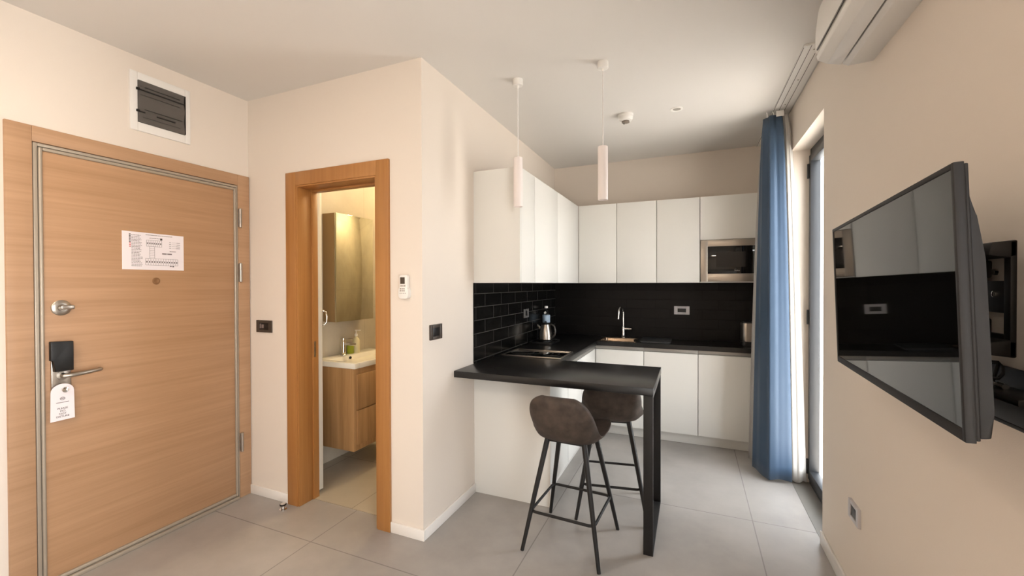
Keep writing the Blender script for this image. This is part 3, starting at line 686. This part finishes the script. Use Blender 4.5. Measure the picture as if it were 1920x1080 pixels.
MB().lathe([(.058, .0225), (.062, .026), (.062, .034), (.060, .06), (.055, .10), (.047, .135), (.041, .155), (.040, .160), (0, .160)], (kx, ky, kz), 'z', 40).build('body', M['steel'], kt)
MB().lathe([(.041, .1605), (.041, .168), (.034, .174), (.010, .177), (.010, .186), (.006, .189), (0, .189)], (kx, ky, kz), 'z', 32).build('lid', M['black_plastic'], kt)
MB().prism([(kx-.040, kz+.128), (kx-.078, kz+.158), (kx-.074, kz+.138), (kx-.050, kz+.105)], ky-.012, ky+.012, 'y', .002).build('spout', M['steel'], kt)
MB().tube([(kx+.036, ky-.004, kz+.158), (kx+.062, ky-.010, kz+.162), (kx+.088, ky-.016, kz+.145), (kx+.098, ky-.02, kz+.105), (kx+.092, ky-.018, kz+.070), (kx+.072, ky-.012, kz+.046), (kx+.055, ky-.006, kz+.040)], [.007, .008, .008, .008, .008, .007, .006], 12).build('handle', mat('dark_grey_handle', (70, 66, 62), .35), kt)
bx, by = -1.288, 3.87
bo = thing('water_bottle', (bx, by, zW), 'clear plastic water bottle with pale blue label behind the kettle', 'bottle')
MB().lathe([(.032, 0), (.037, .006), (.037, .05), (.035, .06), (.037, .07), (.037, .235), (.034, .252), (.018, .285), (.014, .292), (.014, .305), (0, .305)], (bx, by, zW), 'z', 32).build('body', M['clear'], bo)
MB().lathe([(.0374, .165), (.0378, .166), (.0378, .236), (.0374, .237)], (bx, by, zW), 'z', 32).build('label_band', M['label_blue'], bo)
MB().lathe([(.016, .301), (.016, .320), (.014, .322), (0, .322)], (bx, by, zW), 'z', 20).build('cap', M['white_plastic'], bo)
MB().prism([(bx-.004, zW+.243), (bx+.014, zW+.257), (bx+.004, zW+.275), (bx-.012, zW+.260)], by-.0335, by-.0325, 'y').build('emblem', M['white_plastic'], bo)
to = thing('toaster', (.49, 4.13, zW), 'stainless steel toaster with black base half hidden by the curtain', 'toaster')
MB().prism([p_[:2] for p_ in rr3(.394, .600, 4.06, 4.20, .035, 0)], zW+.040, zW+.195, 'z', .002).build('body', M['steel'], to)
MB().prism([p_[:2] for p_ in rr3(.388, .606, 4.052, 4.208, .036, 0)], zW, zW+.040, 'z', .003).build('base', M['black_plastic'], to)
MB().prism([p_[:2] for p_ in rr3(.400, .594, 4.066, 4.194, .030, 0)], zW+.195, zW+.206, 'z', .002).build('top_plate', M['black_plastic'], to)

# ------------------------------------------------------------------ bar counter
bc = thing('bar_counter', (-.76, 2.55, 0), 'black breakfast bar counter with flat black metal leg frame', 'counter')
MB().box(xS+.001, -.178, 2.250, 2.8515, .8275, zW, .0015).build('top', M['worktop'], bc)
lf = MB().box(-.228, -.180, 2.262, 2.280, 0, .827, .001).box(-.228, -.180, 2.830, 2.848, 0, .827, .001).box(-.228, -.180, 2.280, 2.830, 0, .012, .001).box(-.228, -.180, 2.280, 2.830, .812, .827, .001)
lf.build('leg_frame', M['black_metal'], bc)
MB().loop([(-1.13+.020*math.cos(a), 2.42+.020*math.sin(a), zW+.0003) for a in [2*PI*k/32 for k in range(32)]], .0014, 6).build('ring_mark', M['black_gloss'], bc)

# ------------------------------------------------------------------ bar stools
def shell_mesh(rows, thick=.048):
    G = [[Vector(p) for p in r] for r in rows]; nr, nc = len(G), len(G[0]); B = []
    for i in range(nr):
        r = []
        for j in range(nc):
            dv = G[min(i+2, nr-1)][nc//2]-G[max(i-2, 0)][nc//2]; n_ = Vector((0, -dv.z, dv.y)).normalized()
            if n_.z*.6 + n_.y < 0: n_ = -n_              # towards the sitter
            n_ = (n_ + Vector((-.35*(-1+2*j/(nc-1)), 0, 0))).normalized()
            e_ = min(1, min(j, nc-1-j)/1.5)*min(1, min(i, nr-1-i)/1.0)
            q_ = G[i][j] - n_*thick*(.62+.38*e_)
            q_.x *= .80 + .20*max(0, min(1, (q_.z-.60)/.12))     # the underside tucks in
            r.append(q_)
        B.append(r)
    t = bmesh.new(); A_ = [[t.verts.new(p) for p in r] for r in G]; B_ = [[t.verts.new(p) for p in r] for r in B]
    for L in (A_, B_):
        for i in range(nr-1):
            for j in range(nc-1): t.faces.new((L[i][j], L[i][j+1], L[i+1][j+1], L[i+1][j]))
    rim = [(0, j) for j in range(nc)] + [(i, nc-1) for i in range(1, nr)] + [(nr-1, j) for j in range(nc-2, -1, -1)] + [(i, 0) for i in range(nr-2, 0, -1)]
    for (a, b), (c_, d_) in zip(rim, rim[1:]+rim[:1]): t.faces.new((A_[a][b], A_[c_][d_], B_[c_][d_], B_[a][b]))
    return MB()._add(t)
def make_stool():
    st = thing('bar_stool', (0, 0, 0))
    # upholstered shell: rows run from the seat front to the top of the back
    prof = [(.208, .588, .110), (.218, .608, .145), (.202, .624, .176), (.14, .622, .194), (.07, .614, .203), (0, .609, .205), (-.07, .610, .201), (-.120, .620, .196), (-.158, .646, .188), (-.182, .685, .178), (-.198, .728, .168), (-.208, .768, .158), (-.214, .800, .143), (-.217, .824, .118), (-.217, .838, .084)]
    NU = 16; rows = []
    for i, (y, z, w_) in enumerate(prof):
        k = max(0, min(1, (-.05-y)/.15))          # 0 on the seat, 1 on the back
        row = []
        for j in range(NU+1):
            u = -1+2*j/NU
            row.append((u*w_, y + k*(.050*u*u + .02*abs(u)**4)*max(.08, min(1, (.845-z)/.16)) , z + (1-k)*(.008+.012*k)*abs(u)**2.5 - (1-k)*(.012 if i < 2 else 0)*u*u))
        rows.append(row)
    sh = shell_mesh(rows).build('shell', M['leather'], st, angle=180)
    sb = sh.modifiers.new('smooth', 'SUBSURF'); sb.levels = 2; sb.render_levels = 2
    MB().box(-.105, .105, -.105, .105, .560, .578, .004).build('under_frame', M['black_metal'], st)
    ft_ = .205; tp = .100
    for sx_ in (-1, 1):
        for sy_ in (-1, 1):
            MB().tube([(sx_*tp, sy_*tp, .580), (sx_*(tp+(ft_-tp)*.5), sy_*(tp+(ft_-tp)*.5), .295), (sx_*ft_, sy_*ft_, 0)], [.0145, .0125, .0095], 14).build('leg', M['black_metal'], st)
    a_ = tp+(ft_-tp)*(.585-.20)/.585 + .002; r = .03; ring = []
    for p_ in rr3(-a_, a_, -a_, a_, r, .20, 5): ring.append(p_)
    MB().loop(ring, .0075, 10).build('footrest', M['black_metal'], st)
    return st
st1 = make_stool()
st1.location = (-.602, 2.246, 0); st1.rotation_euler = (0, 0, math.radians(-3.5))
tag(st1, 'brown suede bar stool with black legs standing in front of the bar counter', 'stool', 'bar stools at the counter')
st2 = copy_tree(st1); st2.location = (-.464, 2.683, 0); st2.rotation_euler = (0, 0, math.radians(10))
tag(st2, 'brown suede bar stool tucked under the bar counter behind the other stool', 'stool', 'bar stools at the counter')

# ------------------------------------------------------------------ ceiling fittings
def pendant(x, y, label):
    t = thing('pendant_lamp', (x, y, H), label, 'lamp', 'white tube pendants over the bar')
    MB().lathe([(.030, .0005), (.030, -.034), (.028, -.036), (.008, -.037), (.006, -.052), (0, -.052)], (x, y, H), 'z', 28).build('canopy', M['white_plastic'], t)
    MB().tube([(x, y, H-.04), (x, y, 2.168)], .0035, 8).build('cord', M['white_plastic'], t)
    MB().lathe([(0, .006), (.004, .004), (.006, 0), (.026, -.001), (.0275, -.003), (.0275, -.297), (.0255, -.297), (.0255, -.27), (0, -.27)], (x, y, 2.164), 'z', 32).build('shade', mat('pendant_white', (236, 226, 222), .4), t)
    return t
pendant(-.963, 2.365, 'white tube pendant lamp nearer the side wall, left of the two')
pendant(-.454, 2.365, 'white tube pendant lamp hanging over the bar end, right of the two')
sd = thing('smoke_detector', (-.442, 3.160, H), 'white round smoke detector on the ceiling near the right pendant', 'smoke detector')
MB().lathe([(.054, .0005), (.054, -.014), (.050, -.017), (.0, -.017)], (-.442, 3.16, H), 'z', 36).build('mounting_base', M['white_plastic'], sd)
MB().lathe([(.050, -.018), (.051, -.030), (.044, -.044), (.030, -.048), (0, -.048)], (-.442, 3.16, H), 'z', 36).build('housing', M['white_plastic'], sd)
MB().lathe([(.027, -.0475), (.027, -.058), (.022, -.060), (0, -.060)], (-.442, 3.16, H), 'z', 24).build('sensor', mat('sensor_grey', (120, 110, 100), .5), sd)
MB().lathe([(.004, -.059), (.003, -.074), (0, -.074)], (-.452, 3.15, H), 'z', 10).build('indicator', M['grey_plastic'], sd)
sp = thing('ceiling_spotlight', (-.097, 3.198, H), 'small round recessed ceiling spotlight, unlit, right of the smoke detector', 'lamp')
MB().lathe([(.026, -.001), (.030, -.006), (.040, -.006), (.042, .0005), (.026, .0005)], (-.097, 3.198, H), 'z', 36).build('ring', M['white_plastic'], sp)
MB().lathe([(.027, 0), (.026, -.003), (.012, -.003), (0, -.0028)], (-.097, 3.198, H), 'z', 28).build('lens', mat('spot_lens', (170, 166, 158), .2), sp)
# unseen lamps added behind the viewer for warm fill light
def added_disc_lamp(x, y, r, label, power, colr):
    t = thing('added_ceiling_lamp', (x, y, H), label, 'lamp')
    MB().lathe([(r, .0005), (r, -.045), (r-.01, -.05), (r-.01, -.02), (0, -.02)], (x, y, H), 'z', 40).build('housing', M['white_plastic'], t)
    MB().lathe([(r-.011, -.021), (r-.011, -.052), (r*.5, -.058), (0, -.059)], (x, y, H), 'z', 40).build('diffuser', M['lamp_on'], t)
    lamp_light('added_fill_light', (0, 0, -.07), power, colr, 2*r, parent=t)
added_disc_lamp(-1.1, -1.0, .20, 'unseen round ceiling lamp added behind the viewer as fill light', ROOM_FILL_W, WARM)
added_disc_lamp(-1.9, .25, .12, 'small unseen ceiling lamp added to light the entrance side', HALL_FILL_W, WARM)

# curtain track
tk = thing('curtain_track', (.58, 3.45, H), 'white double curtain track fixed along the ceiling by the window', 'curtain rail')
g = MB()
g.box(.532, .640, 2.600, yK-.002, H-.006, H+.0005, .001)
g.build('rail', M['white_plastic'], tk)
MB().box(.532, .560, 2.596, 2.612, H-.012, H-.001, .002).build('end_cap', M['white_plastic'], tk)
for x in (.535, .568, .603): MB().box(x-.0012, x+.0014, 2.61+.1*(x > .6), yK-.004, H-.0072, H-.0056).build('slot', mat('track_slot', (90, 82, 74), .6), tk)
for (x, y) in ((.588, 2.66), (.588, 3.02), (.588, 3.40)): MB().lathe([(.004, -.0062), (.004, -.009), (0, -.009)], (x, y, H), 'z', 10).build('screw', M['steel'], tk)

# ------------------------------------------------------------------ curtains
def curtain(name, top, bot, z0, z1, m, label, nfold, amp_t, amp_b, cat='curtain', phase=0, nz=26, flare=1.6):
    """top/bot: plan polylines of the folded cloth (lists of xy, same length) at the head and the hem"""
    NS = nfold*14
    def sample(pl, s):
        n = len(pl)-1; k = min(int(s*n), n-1); f_ = s*n-k
        return Vector((pl[k][0]*(1-f_)+pl[k+1][0]*f_, pl[k][1]*(1-f_)+pl[k+1][1]*f_))
    rows = []
    for i in range(nz+1):
        q = i/nz; z = z1+(z0-z1)*q; w_ = q**(1/flare); row = []
        for j in range(NS+1):
            s = j/NS
            a_, b_ = sample(top, s), sample(bot, s); pnt = a_.lerp(b_, w_)
            e1 = sample(top, min(1, s+.02)).lerp(sample(bot, min(1, s+.02)), w_)-sample(top, max(0, s-.02)).lerp(sample(bot, max(0, s-.02)), w_)
            n_ = Vector((-e1.y, e1.x)).normalized()
            am = amp_t+(amp_b-amp_t)*w_
            ph = 2*PI*nfold*s+phase
            wv = math.sin(ph)+.25*math.sin(2.3*ph+1.1+.8*q)+.12*math.sin(.7*ph+3*q)
            pnt = pnt+n_*am*wv
            row.append((pnt.x, pnt.y, z + (.008*math.sin(ph*.5+1) if i == nz else 0)))
        rows.append(row)
    t = thing(name, (bot[0][0], bot[0][1], z0), label, cat)
    o = MB().grid(rows).build('cloth', m, t, angle=80)
    md = o.modifiers.new('thickness', 'SOLIDIFY'); md.thickness = .0025; md.offset = 0
    return t
bcur = curtain('blue_curtain', [(.482, 3.60), (.484, 3.53), (.505, 3.475), (.545, 3.465), (.582, 3.465)], [(.420, 3.61), (.462, 3.52), (.505, 3.430), (.575, 3.436), (.647, 3.458)],
        .022, H-.045, M['blue_cloth'], 'blue curtain gathered beside the balcony window', 3, .007, .0022)
for k, s in enumerate((.49, .53, .57)):
    MB().tube([(s, 3.485+.004*k, H-.015), (s+.004, 3.48, H-.035), (s+.002, 3.475, H-.055)], .003, 8).build('hook', M['white_plastic'], bcur)
MB().box(.545, .592, 3.455, 3.459, H-.062, H-.022, .002).build('header_tape', M['white_plastic'], bcur)
curtain('sheer_curtain', [(.592, 3.51), (.602, 3.495), (.612, 3.49), (.620, 3.50), (.624, 3.53)], [(.628, 3.50), (.660, 3.475), (.690, 3.466), (.718, 3.474), (.738, 3.498)],
        .020, H-.030, M['white_cloth'], 'sheer white curtain gathered between the blue curtain and the window', 3, .003, .003)
curtain('curtain_lining', [(.510, 3.72), (.53, 3.74), (.55, 3.75), (.57, 3.74)], [(.410, 3.74), (.45, 3.76), (.50, 3.77), (.55, 3.76)],
        .030, H-.040, M['lining'], 'pale lining curtain showing along the left side of the blue curtain', 3, .003, .005, flare=1.9)
# ------------------------------------------------------------------ balcony window in the tv wall
def window(name, y0, y1, z0, z1, label, hinge=True):
    t = thing(name, (xT+.16, (y0+y1)/2, z0), label, 'window', kind='structure')
    X0_, X1_ = xT+.112, xT+.165; fwd = .036
    f_ = MB().box(X0_, X1_, y0, y0+fwd, z0, z1, .002).box(X0_, X1_, y1-fwd, y1, z0, z1, .002).box(X0_, X1_, y0+fwd, y1-fwd, z1-.06, z1, .002).box(X0_, X1_, y0+fwd, y1-fwd, z0, z0+.05, .002)
    f_.build('frame', M['alu_dark'], t)
    a0, a1, b0, b1 = y0+fwd-.008, y1-fwd+.008, z0+.042, z1-.052; sw_ = .046
    s2 = MB().box(X0_-.014, X1_-.014, a0, a0+sw_, b0, b1, .003).box(X0_-.014, X1_-.014, a1-sw_, a1, b0, b1, .003).box(X0_-.014, X1_-.014, a0+sw_, a1-sw_, b1-sw_, b1, .003).box(X0_-.014, X1_-.014, a0+sw_, a1-sw_, b0, b0+sw_+.02, .003)
    sash = s2.build('sash', M['alu_dark'], t)
    MB().box(X0_+.030, X0_+.036, a0+sw_-.005, a1-sw_+.005, b0+sw_, b1-sw_+.005).build('pane', M['pane'], sash)
    if hinge:
        for z in (z0+.13, (z0+z1)/2, z1-.16): MB().lathe([(.009, -.05), (.009, .05), (0, .05)], (X0_-.018, y1-.040, z), 'z', 14).build('hinge', M['black_metal'], t)
    return t
window('window_1', OY0+.001, OY1-.001, .0, OZ1-.001, 'tall grey framed balcony window beside the curtain')
window('window_2', -1.299, .449, .0, 2.329, 'unseen tall grey framed window added in the same wall beside the viewer', False)  # unseen window, placed and sized to give side daylight
struct(MB().box(xT+.0005, xT+.165, OY0+.0005, OY1-.0005, -.001, .002), 'trim_1', mat('threshold_stone', (120, 116, 110), .5))

# ------------------------------------------------------------------ television
def frame_axes(TL, TR, BR, BL):
    TL, TR, BR, BL = map(Vector, (TL, TR, BR, BL)); c_ = (TL+TR+BR+BL)/4
    x = (TR-TL).normalized(); z = (TL-BL); z = (z - x*z.dot(x)).normalized(); n_ = x.cross(z)   # n towards the viewer's side (-X)
    return c_, x, z, n_, (TR-TL).length, (TL-BL).length
c_, tx, tz, tn, tw, thh = frame_axes((.455, 1.807, 1.589), (.397, .928, 1.600), (.411, .922, 1.139), (.470, 1.800, 1.128))
TVM = Matrix(((tx.x, -tn.x, tz.x, c_.x), (tx.y, -tn.y, tz.y, c_.y), (tx.z, -tn.z, tz.z, c_.z), (0, 0, 0, 1)))   # local: x right, y away from viewer, z up
tv = thing('television', tuple(c_), 'black flat television tilted on a wall bracket, reflecting the kitchen', 'television')
hw, hh_ = tw/2, thh/2
b = MB(); e_ = .010
for q in ((-hw, -hw+e_, -hh_, hh_), (hw-e_, hw, -hh_, hh_), (-hw+e_, hw-e_, hh_-e_, hh_), (-hw+e_, hw-e_, -hh_, -hh_+.020)): b.box(q[0], q[1], 0, .014, q[2], q[3], bev=.0015)
b.xform(TVM).build('bezel', M['tv_bezel'], tv)
MB().box(-hw+e_-.001, hw-e_+.001, .002, .013, -hh_+.019, hh_-e_+.001).xform(TVM).build('screen', M['screen'], tv)
bk = MB().box(-hw+.003, hw-.003, .0142, .020, -hh_+.003, hh_-.003, .002)
bk.prism([(.020, -hh_+.006), (.020, hh_-.05), (.028, hh_-.09), (.036, hh_-.16), (.038, -hh_+.05), (.034, -hh_+.008)], -hw+.05, hw-.006, 'x', .003)
bk.xform(TVM).build('back_cover', M['tv_bezel'], tv)
# wall bracket
br = thing('tv_wall_bracket', (xT, 1.34, 1.365), 'black articulated bracket between the wall and the television', 'bracket')
pl = MB()
Y0, Y1, Z0, Z1 = 1.272, 1.400, 1.238, 1.492
for q in ((Y0, Y0+.022, Z0, Z1), (Y1-.03, Y1, Z0, Z1), (Y0+.022, Y1-.03, Z0, 1.285), (Y0+.022, Y1-.03, 1.333, 1.405), (Y0+.022, Y1-.03, 1.458, Z1)): pl.box(xT-.010, xT+.001, *q, bev=.001)
wp_ = pl.build('wall_plate', M['black_metal'], br)
MB().prism([(xT-.046, 1.462), (xT-.040, 1.490), (xT+.001, 1.494), (xT+.001, 1.458), (xT-.010, 1.455)], Y0, Y1, 'y', .003).build('plate_cap', M['tv_bezel'], br)
MB().prism([(xT-.046, 1.268), (xT-.040, 1.240), (xT+.001, 1.236), (xT+.001, 1.272), (xT-.010, 1.275)], Y0, Y1, 'y', .003).build('plate_cap', M['tv_bezel'], br)
MB().box(xT-.143, xT-.008, 1.335, 1.385, 1.412, 1.452, .004).box(xT-.143, xT-.008, 1.335, 1.385, 1.278, 1.318, .004).lathe([(.017, 1.25), (.017, 1.48)], (xT-.045, 1.36, 0), 'z', 18).build('arm', M['black_metal'], br)
MB().box(xT-.150, xT-.142, 1.28, 1.44, 1.26, 1.46, .002).build('screen_plate', M['black_metal'], br)
for z in (1.375, 1.425): MB().lathe([(0, 0), (.007, 0), (.007, -.006), (.004, -.007), (0, -.007)], (xT-.010, 1.318, z), 'x', 12).build('bolt', M['chrome'], br)
# black shelf on the wall with cables
sh = thing('cable_shelf', (xT, 1.05, 1.12), 'black box shelf on the wall below the television bracket', 'shelf')
x_ = MB().box(xT-.085, xT+.001, .70, 1.345, 1.122, 1.130, .002).box(xT-.085, xT-.079, .70, 1.345, 1.130, 1.166, .002).box(xT-.008, xT+.001, .70, 1.345, 1.130, 1.214, .002)
x_.build('tray', M['black_metal'], sh)
MB().box(xT-.075, xT-.010, 1.12, 1.26, 1.130, 1.176, .004).build('power_strip', M['black_plastic'], sh)
cb = thing('television_cable', (xT-.045, 1.28, 1.2), 'black looped cable hanging behind the television over the shelf', 'cable')
pts = []
for k in range(15):
    a_ = 2*PI*k/14; pts.append((xT-.050+.028*math.cos(a_), 1.285+.045*math.sin(a_), 1.212+.012*math.cos(a_*2)+.006*math.sin(a_)))
MB().tube([(xT-.13, 1.31, 1.26), (xT-.10, 1.30, 1.225)] + pts + [(xT-.050, 1.25, 1.178)], .0035, 8).build('cord', M['black_plastic'], cb)
MB().tube([(xT-.140, 1.385, 1.42), (xT-.09, 1.37, 1.40), (xT-.075, 1.36, 1.36), (xT-.10, 1.36, 1.31), (xT-.135, 1.37, 1.26)], .0045, 8).build('upper_cord', M['black_plastic'], cb)
pg = thing('cable_plug', (xT-.045, 1.23, 1.176), 'small chrome plug on the black shelf below the television', 'plug')
MB().lathe([(0, 0), (.006, 0), (.007, .02), (.0045, .022), (.0045, .034), (0, .035)], (xT-.045, 1.215, 1.1825), 'y', 14).build('body', M['chrome'], pg)

# ------------------------------------------------------------------ air conditioner on the tv wall
ac = thing('air_conditioner', (xT, 1.7, 2.4), 'white split air conditioner high on the wall above the television', 'air conditioner')
aY0, aY1 = 1.25, 2.075
def rnd(pl, n=3):
    for _ in range(n):
        out = []
        for i in range(len(pl)):
            p0, p1 = Vector(pl[i]), Vector(pl[(i+1) % len(pl)])
            out += [p0.lerp(p1, .2), p0.lerp(p1, .8)]
        pl = [tuple(q) for q in out]
    return pl
shell = rnd([(xT+.001, 2.548), (.500, 2.548), (.474, 2.525), (.462, 2.40), (.464, 2.335), (.482, 2.318), (xT+.001, 2.306)], 3)
MB().prism(shell, aY0, aY1, 'y').build('body', M['white_plastic'], ac, angle=60)
MB().prism([(.463, 2.318), (.468, 2.300), (.500, 2.280), (.545, 2.268), (.548, 2.275), (.505, 2.296), (.480, 2.320)], aY0+.012, aY1-.012, 'y', .0015).build('louver', M['white_plastic'], ac)
MB().prism([(.553, 2.308), (.553, 2.272), (.570, 2.262), (xT+.001, 2.266), (xT+.001, 2.308)], aY0+.004, aY1-.004, 'y', .002).build('bottom_cover', M['white_plastic'], ac)
MB().prism([(.4600, 2.3385), (.4648, 2.3385), (.4648, 2.3335), (.4608, 2.3335)], aY0+.012, aY1-.03, 'y').build('panel_gap', M['grey_plastic'], ac)
MB().box(.50, .553, aY0+.02, aY1-.02, 2.290, 2.308).build('air_outlet', M['black_plastic'], ac)

for o in bpy.data.objects:
    if '_loc' in o: del o['_loc']
